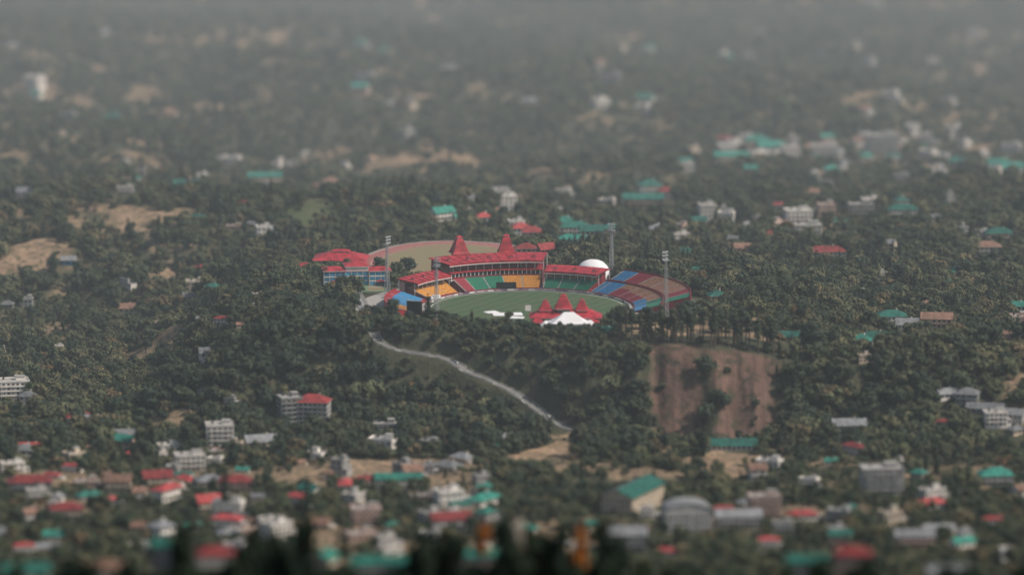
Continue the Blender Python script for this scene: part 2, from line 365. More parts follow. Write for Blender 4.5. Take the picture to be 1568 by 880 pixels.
def pagoda(s,x,y,z0,zb,w,hr,rz=0,body="pink"):
    s.box(x,y,z0,zb,w*.8,w*.8,body,rz)
    s.box(x,y,zb-3.4,zb-1.2,w*.83,w*.83,"glass",rz)
    s.box(x,y,zb-.5,zb,w*1.0,w*1.0,"paint",rz)
    ws=[1.15,.98,.78,.54,.38]; hs=[0,.1,.34,.64,.82]
    for i in range(4): s.frus(x,y,zb+hr*hs[i],zb+hr*hs[i+1],w*ws[i],w*ws[i],w*ws[i+1],w*ws[i+1],"red",rz)
    s.box(x,y,zb+hr*.82,zb+hr*.88,w*.24,w*.24,"paint",rz); s.frus(x,y,zb+hr*.88,zb+hr,w*.4,w*.4,.1,.1,"red",rz)
s=MB(); pagoda(s,-37,24,.1,20.5,11,12.5,.3); s.obj("pavilion_tower_west",parent=st)
s=MB(); pagoda(s,-4,31,.1,20,11,13,.05); s.obj("pavilion_tower_east",parent=st)
s=MB(); x0,y0=36,-151
s.box(x0,y0,-1,7,44,13,"pink")
for i in range(14):
    s.box(x0-20.5+i*3.15,y0-6.55,1,3,1.7,.12,"glass"); s.box(x0-20.5+i*3.15,y0-6.55,4.3,6.1,1.7,.12,"glass")
    s.box(x0-20.5+i*3.15,y0+6.55,4.3,6.1,1.7,.12,"glass")
s.box(x0,y0,3.4,3.8,46,15,"paint"); s.box(x0,y0,6.9,7.3,48,17,"paint")
s.frus(x0,y0,7.3,11.5,49,18,34,4,"red")
for dx,w,zb,hr in ((-13.5,8,9.5,7),(-1.5,10.5,11,9.5),(11,8,9.5,7.5),):
    pagoda(s,x0+dx,y0,7,zb+2,w,hr)
s.frus(x0-19,y0-9,4.5,7.5,10,8,2,1,"red"); s.frus(x0+18,y0-9,4.5,7.5,10,8,2,1,"red")
s.obj("clubhouse")
def tent(name,x,y,w,d,h0,h1,rz=0):
    s=MB()
    for a in (-1,1):
        for b_ in (-1,1): s.box(a*w*.46,b_*d*.46,-.5,h0,.3,.3,"steel")
    n=10
    for i in range(n):
        t0=i/n;t1=(i+1)/n
        def prof(t): return h0+(h1-h0)*(t**1.25)
        s.frus(0,0,prof(t0),prof(t1),w*(1-t0*.75),d*(1-t0*.98),w*(1-t1*.75)+.05,d*(1-t1*.98),"wfab")
    s.box(0,0,h0-1.2,h0,w*.985,d*.985,"wfab")
    return s.obj(name,(x,y,0),rz)
tent("marquee_tent",38,-168,26,15,6,13,.1)
tent("marquee_tent",23,-165,8,8,4,6.5,.2); tent("marquee_tent",52,-165,8,8,4,7,0)
s=MB()
n=28; m_=9
for i in range(n):
    for j in range(m_):
        def P(i,j):
            a=6.2832*i/n; e=math.pi/2*j/m_; r=13*math.cos(e)**.85; return (r*math.cos(a),r*math.sin(a)*.9,13.5*math.sin(e)+.1)
        s.poly([P(i,j),P(i+1,j),P(i+1,j+1),P(i,j+1)],"wfab")
o=s.obj("domed_practice_hall",(57,36,0)); 
for p in o.data.polygons: p.use_smooth=True
s=MB()
s.box(-3,-108,.5,.75,20,11,"wfab",.1); s.box(2,-121,.5,.8,12,8,"wfab",-.2); s.box(-14,-100,.5,.8,9,7,"wfab",.5)
s.obj("pitch_covers")
s=MB(); s.box(0,0,4,13,11,.8,"black"); s.box(0,0,3.7,4,11.6,1.2,"conc"); s.box(0,0,13,13.3,11.6,1.2,"conc")
for dx in (-4.5,0,4.5): s.box(dx,1,0,13,.5,.5,"steel"); s.beam((dx,3.5,0),(dx,1.2,9),.35,"steel")
s.obj("scoreboard",(-66,-127,0),-0.35)
s=MB(); s.box(0,0,1,6,14,.3,"black"); [s.box(dx,.3,.3,6,.3,.3,"steel") for dx in (-6,-2,2,6)]; s.obj("sight_screen",(-4,-14.5,0.3),0)
s=MB(); s.box(0,0,1,6,12,.3,"black"); [s.box(dx,.3,.3,6,.3,.3,"steel") for dx in (-5,0,5)]; s.obj("sight_screen",(-42,-139,0.3),0.5)
def flood(x,y,h,rz):
    s=MB()
    def w(t): return 1.5*(1-t)+.5*t
    n=10; c=((-1,-1),(1,-1),(1,1),(-1,1))
    for i in range(n):
        z0=h*.86*i/n; z1=h*.86*(i+1)/n; a=w(i/n);b=w((i+1)/n)
        for q in range(4):
            p=c[q];r=c[(q+1)%4]
            s.beam((p[0]*a,p[1]*a,z0),(p[0]*b,p[1]*b,z1),.3,"steel")
            s.beam((p[0]*a,p[1]*a,z0),(r[0]*b,r[1]*b,z1),.14,"steel"); s.beam((p[0]*b,p[1]*b,z1),(r[0]*b,r[1]*b,z1),.14,"steel")
    H0=h*.88; s.beam((0,0,H0-1),(0,0,h),.5,"steel")
    for r_ in range(3):
        z=H0+(h-H0)*(r_)/2.4
        s.box(0,-.6,z,z+.2,5.0,.3,"steel")
        for q in range(5): s.box(-2.2+q*1.1,-1.0,z+.3,z+1.1,.6,.4,"lamp")
    s.box(0,.3,H0-.4,H0-.2,5,2.2,"steel")
    s.obj("floodlight_tower",(x,y,0),rz)
flood(-86.5,-30,41,.9); flood(-51,-136,44,2.6); flood(70,36,39,-.5); flood(104,-128,47,-2.4)
tx,ty,_=-50,118,0
s=MB()
def ell(k,rx,ry,z,n=64): 
    pts=[]
    for i in range(n):
        a=6.2832*i/n; e=2.5; cx=math.copysign(abs(math.cos(a))**(2/e),math.cos(a))*rx; cy=math.copysign(abs(math.sin(a))**(2/e),math.sin(a))*ry
        r=-.35; pts.append((tx+cx*math.cos(r)-cy*math.sin(r),ty+cx*math.sin(r)+cy*math.cos(r),z))
    s.poly(pts,k)
ell("conc",57,77,.3); ell("track",54.5,74.5,.34); ell("paint",45.6,65.6,.36); ell("track",45.3,65.3,.38); ell("paint",41.3,61.3,.4)
M["dry"]=nmat("dry_infield",(0.16,0.16,0.08),.9,.3,.05,col2=(0.22,0.155,.1)); ell("dry",41,61,.43)
s.obj("athletics_track")
s=MB(); s.box(-95,-2,-.5,.3,20,34,"court"); s.box(-95,-2,.3,.32,11,24,"dry"); s.box(-95,-2,.32,.9,11,.1,"paint"); 
for dx in (-10,10): s.box(-95+dx,-2,.3,3,.12,34,"steel")
s.obj("practice_court")
# ---------------------------------------------------------------- houses
def windows(s,w,d,fl,fh,z0=0,gl="glass",cj=True):
    for f_ in range(fl):
        zb=z0+f_*fh+.95; 
        nx=max(2,int(w/3)); ny=max(1,int(d/3.4))
        for i in range(nx):
            x=-w/2+w*(i+.5)/nx
            for sy in (-1,1):
                if f_==0 and i==nx//2 and sy<0: s.box(x,sy*(d/2),z0,z0+2.15,1.2,.14,"bark"); continue
                s.box(x,sy*(d/2),zb,zb+1.35,1.5,.1,gl); s.box(x,sy*(d/2+.05),zb-.14,zb-.02,1.8,.3,"wind")
                if cj: s.box(x,sy*(d/2+.25),zb+1.45,zb+1.57,2.0,.6,"conc")
        for i in range(ny):
            y=-d/2+d*(i+.5)/ny
            for sx in (-1,1):
                s.box(sx*(w/2),y,zb,zb+1.35,.1,1.4,gl); s.box(sx*(w/2+.05),y,zb-.14,zb-.02,.3,1.7,"wind")
def house(w,d,fl,roof_,wall,balc=False,gl="glass",fh=3.1,two=None):
    s=MB(); h=fl*fh
    s.box(0,0,-4,h,w,d,wall); windows(s,w,d,fl,fh,gl=gl)
    for f_ in range(1,fl): s.box(0,0,f_*fh-.1,f_*fh+.08,w+.24,d+.24,"conc")
    if balc:
        for f_ in range(1,fl):
            s.box(0,-d/2-.75,f_*fh-.13,f_*fh+.05,w*.8,1.4,"conc"); s.box(0,-d/2-1.4,f_*fh+.05,f_*fh+.95,w*.8,.1,wall)
            for q in (-.4,0,.4): s.box(w*.8*q*.97,-d/2-1.25,(f_-1)*fh,f_*fh-.13,.22,.22,wall)
    if two:
        s.box(w*.5+two/2,-d*.1,-4,h*.5,two,d*.75,wall); s.box(w*.5+two/2,-d*.1,h*.5,h*.5+.2,two+.5,d*.75+.6,"conc")
        s.box(w*.5+two/2,-d*.1-d*.375,h*.5-2.2,h*.5-.9,two*.5,.12,"glass")
    if roof_=="flat":
        s.box(0,0,h,h+.2,w+.7,d+.7,"conc")
        for a in (-1,1):
            s.box(0,a*(d/2+.15),h+.2,h+1,w+.5,.18,wall); s.box(a*(w/2+.15),0,h+.2,h+1,.18,d+.1,wall)
        s.box(w*.25,d*.15,h+.2,h+2.6,w*.28,d*.35,wall); s.box(w*.25,d*.15,h+2.6,h+2.8,w*.33,d*.42,"conc")
        s.cyl(-w*.25,d*.2,h+.5,h+1.9,.7,.7,"tank"); s.cyl(-w*.25,d*.2,h+1.9,h+2.2,.7,.3,"tank")
    else:
        k={"teal":"teal","red":"redr","slate":"slate","rust":"rust"}[roof_.split("_")[0]]
        o=.9; rh=min(w,d)*.3
        if roof_.endswith("gable"):
            W=w/2+o;D=d/2+o
            for a in (-1,1):
                P=[(-W,a*D,h-.3),(W,a*D,h-.3),(W,0,h+rh),(-W,0,h+rh)]
                s.hexa([P[0],P[1],P[2],P[3]]+[(p[0],p[1],p[2]+.22) for p in P],k)
                s.poly([(a*w/2,-d/2,h),(a*w/2,d/2,h),(a*w/2,0,h+rh*.95)],wall)
        else:
            rl=max(.4,w-d) if w>d else .4; rd=.4 if w>=d else d-w
            s.box(0,0,h-.25,h-.02,w+2*o,d+2*o,"wind"); s.frus(0,0,h-.02,h+rh,w+2*o+.1,d+2*o+.1,rl,rd,k)
        s.box(w*.2,d*.12,h,h+rh+.6,.8,.8,wall)
    return s
HN={"flat":"concrete_house","teal":"green_roof_house","red":"red_roof_house","slate":"grey_roof_house","rust":"brown_roof_house"}
placed=[]
def put(me_or_mb,kind,x,y,z,w,d,rz,clear=30,sc=1.0,name=None):
    nm=name or HN[kind.split("_")[0]]
    if isinstance(me_or_mb,MB): o=me_or_mb.obj(nm,(x,y,z),rz)
    else: o=bpy.data.objects.new(nm,me_or_mb); COL.objects.link(o); o.location=(x,y,z); o.rotation_euler=(0,0,rz); o.scale=(sc,sc,sc)
    placed.append((x,y)); r=max(w,d)*sc*.5; EXC.append((x,y,r+1.5,r+1.5,clear,r)); return o
HX=[(677,338,32,12,2,"teal_gable","white",.5),(777,326,26,12,4,"flat","white",.2),(770,312,22,10,3,"flat","white",0),(740,345,22,10,2,"red_hip","white",.2),
(1082,340,24,12,4,"flat","white",.2),(1113,345,24,11,3,"flat","white",-.2),(1070,350,22,9,2,"teal_gable","white",.1),(1222,342,40,14,3,"flat","white",.15),(1235,358,46,12,2,"flat","white",0),
(1265,333,26,12,3,"flat","pink",.1),(1318,332,38,12,3,"flat","grey",.1),(1382,333,44,12,2,"teal_hip","white",0),(1380,325,18,9,3,"teal_hip","white",.2),
(1265,392,58,12,1,"red_hip","white",.1),(1132,392,36,10,2,"rust_gable","pink",0),(1180,366,22,9,1,"red_hip","cream",0),(1350,236,50,14,5,"flat","grey",.1),(1262,240,40,12,3,"flat","white",0),
(1210,243,26,12,3,"flat","white",.2),(1160,232,36,12,3,"teal_hip","cream",0),(1115,235,30,12,2,"flat","white",.1),(1120,250,50,10,2,"teal_gable","cream",0),(1180,236,40,12,2,"teal_gable","grey",.1),
(1050,265,24,10,2,"flat","white",.1),(1435,275,30,10,2,"flat","white",0),(1465,258,26,10,2,"teal_hip","grey",0),(1528,262,30,12,2,"teal_gable","grey",.1),(1550,268,32,12,2,"teal_gable","white",.1),
(995,302,34,14,3,"teal_hip","white",.2),(985,316,60,12,2,"teal_gable","pink",0),(1020,306,22,10,2,"red_hip","grey",.1),
(865,352,28,12,2,"teal_hip","white",0),(880,360,44,12,2,"teal_hip","white",0),(905,366,34,12,2,"teal_gable","grey",.1),(880,372,50,10,1,"teal_hip","grey",0),(935,362,26,10,2,"teal_hip","cream",0),
(797,362,28,12,2,"red_hip","white",.1),(815,374,30,12,3,"red_hip","pink",.1),(822,388,36,12,2,"rust_hip","white",-.2),(836,394,26,12,2,"red_gable","pink",.4),(805,400,30,11,3,"red_hip","pink",.1),(790,352,24,10,2,"flat","white",.2),
(1068,424,36,12,1,"teal_gable","cream",-.1),(1098,460,26,12,1,"teal_hip","cream",.2),(1048,392,30,10,1,"teal_hip","cream",0),(1005,362,20,10,2,"slate_hip","white",0),
(1465,422,24,12,1,"teal_hip","white",.2),(1530,370,40,12,2,"teal_hip","cream",0),(1512,390,40,12,2,"rust_hip","grey",.1),(1365,498,44,12,2,"teal_hip","white",0),(1390,504,34,12,1,"slate_gable","white",0),(1435,502,46,12,2,"rust_gable","pink",-.1),(1318,528,34,12,1,"teal_hip","white",.1),(1343,524,30,12,1,"teal_gable","white",0),(1215,522,44,10,1,"teal_gable","grey",0),(1525,530,60,12,2,"rust_gable","pink",-.1),(1560,500,26,12,2,"flat","pink",0),(1560,482,20,10,2,"teal_gable","white",0),(930,514,16,9,1,"teal_gable","white",0),
(300,445,30,10,2,"flat","cream",0),(325,446,22,10,1,"teal_hip","grey",.1),(403,362,22,10,2,"flat","white",.2),(420,358,18,10,1,"slate_gable","white",.4),(285,288,36,10,1,"teal_gable","white",.1),(405,282,50,10,2,"teal_gable","cream",.1),(505,290,22,10,2,"rust_hip","pink",0),(40,300,28,10,1,"slate_gable","white",0),(290,460,20,8,1,"slate_gable","white",.1),(318,550,26,10,1,"slate_gable","white",.2),(194,478,24,10,1,"rust_gable","cream",0),(105,404,22,8,1,"slate_gable","blue",0),(10,472,20,8,1,"slate_hip","grey",0),(40,474,20,8,2,"flat","grey",0),
(18,612,50,14,4,"flat","white",.2),(42,620,24,10,2,"slate_hip","white",0),(120,652,40,12,2,"red_hip","white",.3),(143,658,30,10,2,"slate_gable","cream",-.2),
(443,652,34,14,6,"flat","grey",.3),(478,654,52,15,5,"red_hip","grey",-.15),(336,688,42,14,5,"flat","white",.1),(590,664,36,12,2,"flat","grey",0),
(1300,668,50,12,2,"slate_gable","grey",.1),(1450,612,30,10,1,"slate_gable","white",.3),(1482,618,34,12,2,"slate_hip","grey",-.2),(1510,632,56,10,1,"slate_gable","grey",-.3),(1545,642,50,10,1,"slate_gable","grey",-.4),
(1350,756,64,16,5,"flat","grey",.1),(1120,688,76,12,1,"teal_gable","white",0),(1525,742,50,14,2,"teal_hip","grey",.1),(960,842,60,14,3,"slate_gable","grey",0),
(45,752,66,12,2,"red_hip","grey",.1),(46,695,44,12,1,"red_gable","cream",0),(690,810,60,12,2,"red_gable","white",.2),(610,748,70,10,2,"teal_gable","white",0),(1170,792,50,12,4,"flat","pink",.1),(1130,806,70,12,2,"slate_gable","grey",.1),(1400,836,60,12,2,"slate_gable","pink",.1),(240,745,44,12,2,"red_gable","cream",.2),(360,752,50,12,2,"red_hip","pink",0),(320,782,40,12,2,"red_gable","cream",.3),(100,795,50,12,2,"red_hip","cream",.1),(180,752,40,12,2,"rust_gable","cream",0),(400,690,50,12,2,"slate_gable","cream",.3),(190,682,36,12,2,"slate_gable","cream",.1),(290,720,46,12,3,"flat","white",.2),(560,802,46,12,3,"flat","pink",.1)]
for (u,v,wp,d,fl,rf,wa,rz) in HX:
    x,y,z=site(u,v); w=wp*mpp(y); k=rf
    put(house(w,d,fl,rf,wa,balc=(wp>30 and fl>1)),k,x,y+d*.3,z,w,d,rz,clear=40 if v<410 else 30 if v<600 else 24)
def near_xz(u,v,y):
    fx=(u-784)/1568*36/LENS; fy=-(v-440)/1568*36/LENS
    dy=math.cos(PITCH)+fy*math.sin(PITCH); t=(y-CY)/dy
    return fx*t, CZ+t*(-math.sin(PITCH)+fy*math.cos(PITCH))
for (u,v,wp,fl,rf,wa,rz,yy) in ((330,836,58,4,"red_hip","white",.15,-985),(262,824,60,3,"teal_gable","grey",-.2,-955),(580,850,84,3,"teal_gable","white",.1,-985),(497,842,34,4,"teal_gable","cream",1.2,-980),(450,852,46,3,"teal_hip","grey",0,-975),(735,838,70,4,"teal_hip","white",.1,-985),(793,800,16,6,"flat","cream",.1,-960),(1306,836,56,4,"red_hip","pink",0,-985),(1238,848,66,3,"teal_gable","grey",0,-975),(375,862,70,3,"teal_hip","white",.1,-1000),(40,862,70,3,"teal_gable","white",.1,-985),(160,858,60,3,"rust_gable","white",.1,-975),(680,866,50,3,"teal_gable","pink",.1,-990),(1450,864,60,3,"slate_gable","grey",.1,-985)):
    x,zt=near_xz(u,v,yy); w=wp*mpp(yy); d=11; h=fl*3.1+(min(w,d)*.3 if rf!="flat" else 1); zb=max(zt-h,float(H(x,yy))-3)
    o=put(house(w,d,fl,rf,wa,balc=False),rf,x,yy,zb,w,d,rz,clear=10)
s2=MB(); w,d,h=20,50,11
s2.box(0,0,-4,h,w,d,"cream"); windows(s2,w,d,3,3.3)
W=w/2+1.2;D=d/2+1.2
for a in (-1,1):
    P=[(a*W,-D,h-.4),(a*W,D,h-.4),(0,D,h+4.5),(0,-D,h+4.5)]; s2.hexa(P+[(p[0],p[1],p[2]+.3) for p in P],"slate" if a<0 else "teal")
    s2.poly([(-w/2,a*d/2,h),(w/2,a*d/2,h),(0,a*d/2,h+4.1)],"cream")
x,y,z=site(965,784); put(s2,"teal",x+2,y+16,z,22,44,-.42,clear=40,name="school_hall")
s3=MB(); w,d=28,20
s3.box(0,0,-4,11,w,d,"grey"); windows(s3,w,d,3,3.6)
n=14
for i in range(n):
    a0=math.pi*i/n;a1=math.pi*(i+1)/n; W=w/2+.6; D=d/2+.6
    p=lambda a,yy:(-W*math.cos(a),yy,11+6*math.sin(a))
    s3.poly([p(a0,-D),p(a1,-D),p(a1,D),p(a0,D)],"slate")
    for yy in (-D+.6,D-.6): s3.poly([p(a0,yy),p(a1,yy),(0,yy,11)],"grey")
for yy in range(-8,10,4): 
    for i in range(n):
        a0=math.pi*i/n;a1=math.pi*(i+1)/n; s3.beam((-(w/2+.65)*math.cos(a0),yy,11.05+6*math.sin(a0)),(-(w/2+.65)*math.cos(a1),yy,11.05+6*math.sin(a1)),.25,"grey")
x,y,z=site(1052,812); put(s3,"slate",x,y+6,z,28,20,.1,clear=30,name="arched_roof_hall")
def academy():
    s=MB()
    for dx,w,d,h,dy in ((-16,15,16,10.5,0),(0,16,18,13,3),(16,15,14,10,-1)):
        s.box(dx,dy,-6,h,w,d,"white")
        nf=int(h/3.3)
        for f_ in range(nf):
            s.box(dx,dy,f_*3.4+.4,f_*3.4+2.95,w+.12,d+.12,"blue")
            s.box(dx,dy,f_*3.4+2.95,f_*3.4+3.2,w+.5,d+.5,"paint" if f_<nf-1 else "red")
            for q in range(int(w/4)+1): s.box(dx-w/2+q*4,dy-d/2-.1,f_*3.4+.4,f_*3.4+2.95,.35,.25,"white")
        s.frus(dx,dy,h,h+.4,w+1.4,d+1.4,w+1.2,d+1.2,"paint"); s.frus(dx,dy,h+.4,h+2.5,w+1.4,d+1.4,w*.35,1,"red")
        s.frus(dx,dy-d/2-1,h*.3,h*.3+1.2,w*.4,3,w*.2,.6,"red")
    return s
academy().obj("academy_building",(-109,14,0),.12)
s=MB(); s.box(0,0,-3,5,34,24,"pink"); windows(s,34,24,1,4); s.box(0,0,5,5.3,38,27,"paint"); s.frus(0,0,5.3,9.4,39,28,16,5,"red"); s.box(0,0,9.4,10.2,12,4,"paint"); s.frus(0,0,10.2,11.6,14,6,8,.5,"red")
s.obj("indoor_sports_hall",(-122,92,0),-.08)
s=MB(); s.box(0,0,-5,3.5,10,9,"pink"); windows(s,10,9,1,3); s.frus(0,0,3.5,6,12,11,3,1,"red"); s.obj("red_roof_house",(-147,76,float(H(-147,76))),.1)
EXC+= [(-109,14,28,14,30,26),(-122,92,28,20,20,26),(-50,118,60,76,14,50),(-95,-2,12,18,12,12),(57,42,17,15,10,10),(-147,76,7,7,20,7)]
EXC.append((C[0],C[1]+24,123,92,0,0)); EXC.append((C[0],C[1],76,74,0,0)); EXC.append((36,-158,30,17,0,0)); EXC.append((-4,30,60,20,0,0))
pool=[]
for i in range(30):
    rf=random.choice(["flat","flat","flat","teal_hip","teal_gable","teal_gable","red_hip","red_gable","slate_gable","slate_hip","rust_gable"])
    wa=random.choice(["white","white","cream","cream","grey","pink"])
    w=random.uniform(8,17); d=random.uniform(7,10.5); fl=random.choice([1,1,2,2]) if rf!="flat" else random.choice([1,2,2,3])
    hm=house(w,d,fl,rf,wa,balc=random.random()<.5,two=random.choice([None,3,4.5])).mesh("house_mesh"); pool.append((rf.split("_")[0],hm,w,d))
def cluster(u0,u1,v0,v1,n,wt,mind=15,sc=(.8,1.15),clear=25,gate=True):
    c=0;t=0
    while c<n and t<n*8:
        t+=1; u=random.uniform(u0,u1); v=random.uniform(v0,v1); x,y,z=site(u,v)
        if (abs(x-C[0])<165 and -275<y<130) or any(abs(x-q)+abs(y-r)<mind for q,r in placed): continue
        if gate and (v<640) and vn(x,y,90,77)<-.15: continue
        if fieldmask(np.array([x]),np.array([y]))[0][0]>.5 and random.random()<.7: continue
        k=random.choices(list(wt),list(wt.values()))[0]; P=[p for p in pool if p[0]==k]
        if not P: continue
        p=random.choice(P); s_=random.uniform(*sc); put(p[1],k,x,y,z,p[2],p[3],random.gauss(0,.6),clear,s_); c+=1
near={"flat":.34,"teal":.17,"red":.17,"slate":.18,"rust":.14}; farw={"flat":.52,"teal":.18,"red":.04,"slate":.16,"rust":.1}
cluster(-20,760,690,855,88,near,18,(.65,1.3),16)
cluster(1100,1600,705,855,26,near,22,(.7,1.2),15); cluster(780,1100,790,855,6,near,22,(.8,1.1),14)
cluster(180,620,240,300,26,farw,16,(.55,.9),26); cluster(1030,1640,215,285,46,farw,16,(.6,1.05),34); cluster(930,1640,295,385,34,farw,17,(.6,1.),36,False)
cluster(700,930,290,350,8,farw,18,(.6,.9),26,False); cluster(0,1568,0,215,44,farw,20,(.8,1.3),34); cluster(-60,420,310,640,18,farw,20,(.55,.8),18); cluster(1180,1640,400,560,10,farw,20,(.6,.9),22); cluster(560,780,655,690,6,near,18,(.7,1),14); cluster(1180,1568,650,720,5,near,18,(.7,1),14)
# ---------------------------------------------------------------- vehicles
def car(name,x,y,z,rz,k,truck=False):
    s=MB(); L_,W_=(4.3,1.75) if not truck else (8,2.4)
    if truck:
        s.box(1,0,.9,3.4,5.6,2.4,"wfab"); s.frus(-3,0,.7,2.9,2,2.2,1.7,2.1,k); s.box(-4.02,0,1.7,2.6,.1,1.9,"glass"); s.box(0,0,.5,.9,7.6,2,"tyre")
    else:
        s.frus(0,0,.35,.95,L_,W_,L_*.96,W_*.94,k); s.frus(.1,0,.95,1.45,2.5,1.6,1.6,1.35,"glass"); s.box(.1,0,1.45,1.5,1.6,1.3,k)
    for a in (-.32,.32):
        for b_ in (-1,1): 
            cx,cy=L_*a,b_*W_*.46; n=10
            for i in range(n):
                a0=6.2832*i/n;a1=6.2832*(i+1)/n
                s.poly([(cx+.33*math.cos(a0),cy-.12,.33+.33*math.sin(a0)),(cx+.33*math.cos(a1),cy-.12,.33+.33*math.sin(a1)),(cx+.33*math.cos(a1),cy+.12,.33+.33*math.sin(a1)),(cx+.33*math.cos(a0),cy+.12,.33+.33*math.sin(a0))],"tyre")
            s.poly([(cx+.33*math.cos(6.2832*i/n),cy+b_*.12,.33+.33*math.sin(6.2832*i/n)) for i in range(n)],"steel")
    s.obj(name,(x,y,z),rz)
M["cw"]=nmat("white_car_paint",(0.7,0.7,0.7),.3,.05,1); M["cr"]=nmat("red_car_paint",(0.4,0.03,0.03),.3,.05,1); M["cb"]=nmat("silver_car_paint",(0.35,0.37,0.4),.3,.05,1)
s=MB(); s.box(0,0,-1,.25,9,80,"asph"); s.obj("car_park",(-104,-60,0),.12)
EXC.append((-104,-60,8,44,8,5))
for i in range(11):
    car("parked_car",-106-(-38+i*5.8)*.12,-60-33+i*5.8,.26,random.gauss(.1,.08),random.choice(["cw","cw","cr","cb"]))
car("truck",-53,-52,.45,.6,"cw",True)
for t in (18,40): car("car",R[t,0],R[t,1],R[t,2]+.17,math.atan2(T[t,1],T[t,0]),"cw")
# ---------------------------------------------------------------- trees
M["leaf"]=foliage("leaf_green",[(0,(0.05,0.07,0.038)),(.3,(0.072,0.09,0.047)),(.6,(0.1,0.112,0.058)),(.86,(0.15,0.142,0.075)),(.97,(0.155,0.12,0.066)),(1,(0.17,0.1,0.055))])
M["leafd"]=foliage("leaf_dark",[(0,(0.027,0.046,0.032)),(.6,(0.05,0.07,0.044)),(1,(0.085,0.09,0.05))])
M["leafn"]=foliage("leaf_deodar",[(0,(0.014,0.028,0.018)),(1,(0.028,0.046,0.024))])
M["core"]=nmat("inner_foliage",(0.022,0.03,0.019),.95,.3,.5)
M["autumn"]=foliage("leaf_autumn",[(0,(0.34,0.1,0.015)),(1,(0.4,0.14,0.02))])
def leafquad(s,c,nrm,sz,k):
    nrm=Vector(nrm).normalized(); u=nrm.cross(Vector((random.gauss(0,1),random.gauss(0,1),random.gauss(0,1)))).normalized(); w=nrm.cross(u)
    a=sz*random.uniform(.7,1.2); b_=sz*random.uniform(.5,1)
    c=Vector(c); s.poly([c-u*a-w*b_*.6,c+u*a*.3-w*b_,c+u*a+w*b_*.4,c-u*a*.2+w*b_],k)
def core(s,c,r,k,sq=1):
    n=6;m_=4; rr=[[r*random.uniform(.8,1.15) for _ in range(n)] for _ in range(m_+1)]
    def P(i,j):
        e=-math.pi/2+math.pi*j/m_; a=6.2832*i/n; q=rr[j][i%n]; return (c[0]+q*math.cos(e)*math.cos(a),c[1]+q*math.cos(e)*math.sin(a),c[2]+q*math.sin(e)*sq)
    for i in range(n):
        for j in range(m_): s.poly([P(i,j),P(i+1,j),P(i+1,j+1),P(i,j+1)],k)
def broad(h,rad,leaf="leaf",nl=9,seed=0,dens=46):
    random.seed(seed); s=MB(); th=h*.32
    s.cyl(0,0,-1,th,.32,.2,"bark",6)
    for q in range(nl):
        a=random.uniform(0,6.28); rr=rad*math.sqrt(random.uniform(0.02,.55)); z=h*random.uniform(.38,.84); 
        if q==0: rr=0;z=h*.8
        c=(rr*math.cos(a),rr*math.sin(a),z); R_=rad*random.uniform(.36,.56)*(1.1-.3*(z/h))
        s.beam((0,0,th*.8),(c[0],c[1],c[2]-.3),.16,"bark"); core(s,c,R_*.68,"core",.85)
        for i in range(dens):
            d=Vector((random.gauss(0,1),random.gauss(0,1),random.gauss(.25,1))).normalized(); r_=R_*random.uniform(.72,1.15)
            leafquad(s,(c[0]+d.x*r_,c[1]+d.y*r_,c[2]+d.z*r_*.85),d+Vector((random.gauss(0,.35),random.gauss(0,.35),random.gauss(0.2,.35))),R_*.27,leaf)
    return s
def conifer(h,rad,leaf="leafd",seed=0,z0=.15):
    random.seed(seed); s=MB(); s.cyl(0,0,-1,h*.97,.35,.05,"bark",6)
    n=11
    for L_ in range(n):
        t=L_/(n-1); z=h*(z0+(1-z0)*t*.97); r_=rad*(1-t)**.8+.25
        for q in range(8):
            a=random.uniform(0,6.28); rl=r_*random.uniform(.7,1.15)
            for i in range(5):
                f_=(i+1)/5; leafquad(s,(rl*f_*math.cos(a),rl*f_*math.sin(a),z-rl*f_*.28),(random.gauss(0,.4),random.gauss(0,.4),1),.35+.35*r_/rad,leaf)
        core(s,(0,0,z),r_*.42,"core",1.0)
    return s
def pine(h,seed,rad=3.2):
    random.seed(seed); s=MB(); lx,ly=random.gauss(0,.5),random.gauss(0,.5)
    s.beam((0,0,-1),(lx,ly,h*.95),.75,"pbark")
    for q in range(9):
        z=h*random.uniform(.52,.97); a=random.uniform(0,6.28); rr=rad*random.uniform(.2,.85)*(1.35-z/h); c=(lx*z/h+rr*math.cos(a),ly*z/h+rr*math.sin(a),z); s.beam((lx*z/h,ly*z/h,z-1),c,.14,"pbark")
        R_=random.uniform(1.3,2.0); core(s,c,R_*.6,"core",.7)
        for i in range(46):
            d=Vector((random.gauss(0,1),random.gauss(0,1),random.gauss(0,1))).normalized(); leafquad(s,(c[0]+d.x*R_*1.1,c[1]+d.y*R_*1.1,c[2]+d.z*R_*.7),d,.42,"leafd")
    return s
TC=bpy.data.collections.new("tree_kinds"); COL.children.link(TC)
protos=[("a_broadleaf_tree",broad(8.5,4.4,"leaf",10,1)),("b_broadleaf_tree",broad(7.5,4.8,"leaf",11,2)),("c_broadleaf_tree",broad(10,4.1,"leafd",10,3)),("d_broadleaf_tree",broad(6.5,3.6,"leaf",8,4)),
        ("e_conifer_tree",conifer(12,3.2,"leafd",5)),("f_conifer_tree",conifer(10.5,2.6,"leafd",6)),("g_shrub",broad(3.2,2.4,"leaf",6,7,34)),("h_broadleaf_tree",broad(8,4.6,"leafd",11,8))]
for i,(nm,mb) in enumerate(protos):
    o=bpy.data.objects.new(nm,mb.mesh(nm[2:])); TC.objects.link(o)
    px_,py_=-140+i*7,-330+random.uniform(-5,5); o.location=(px_,py_,float(H(px_,py_)))
random.seed(99)
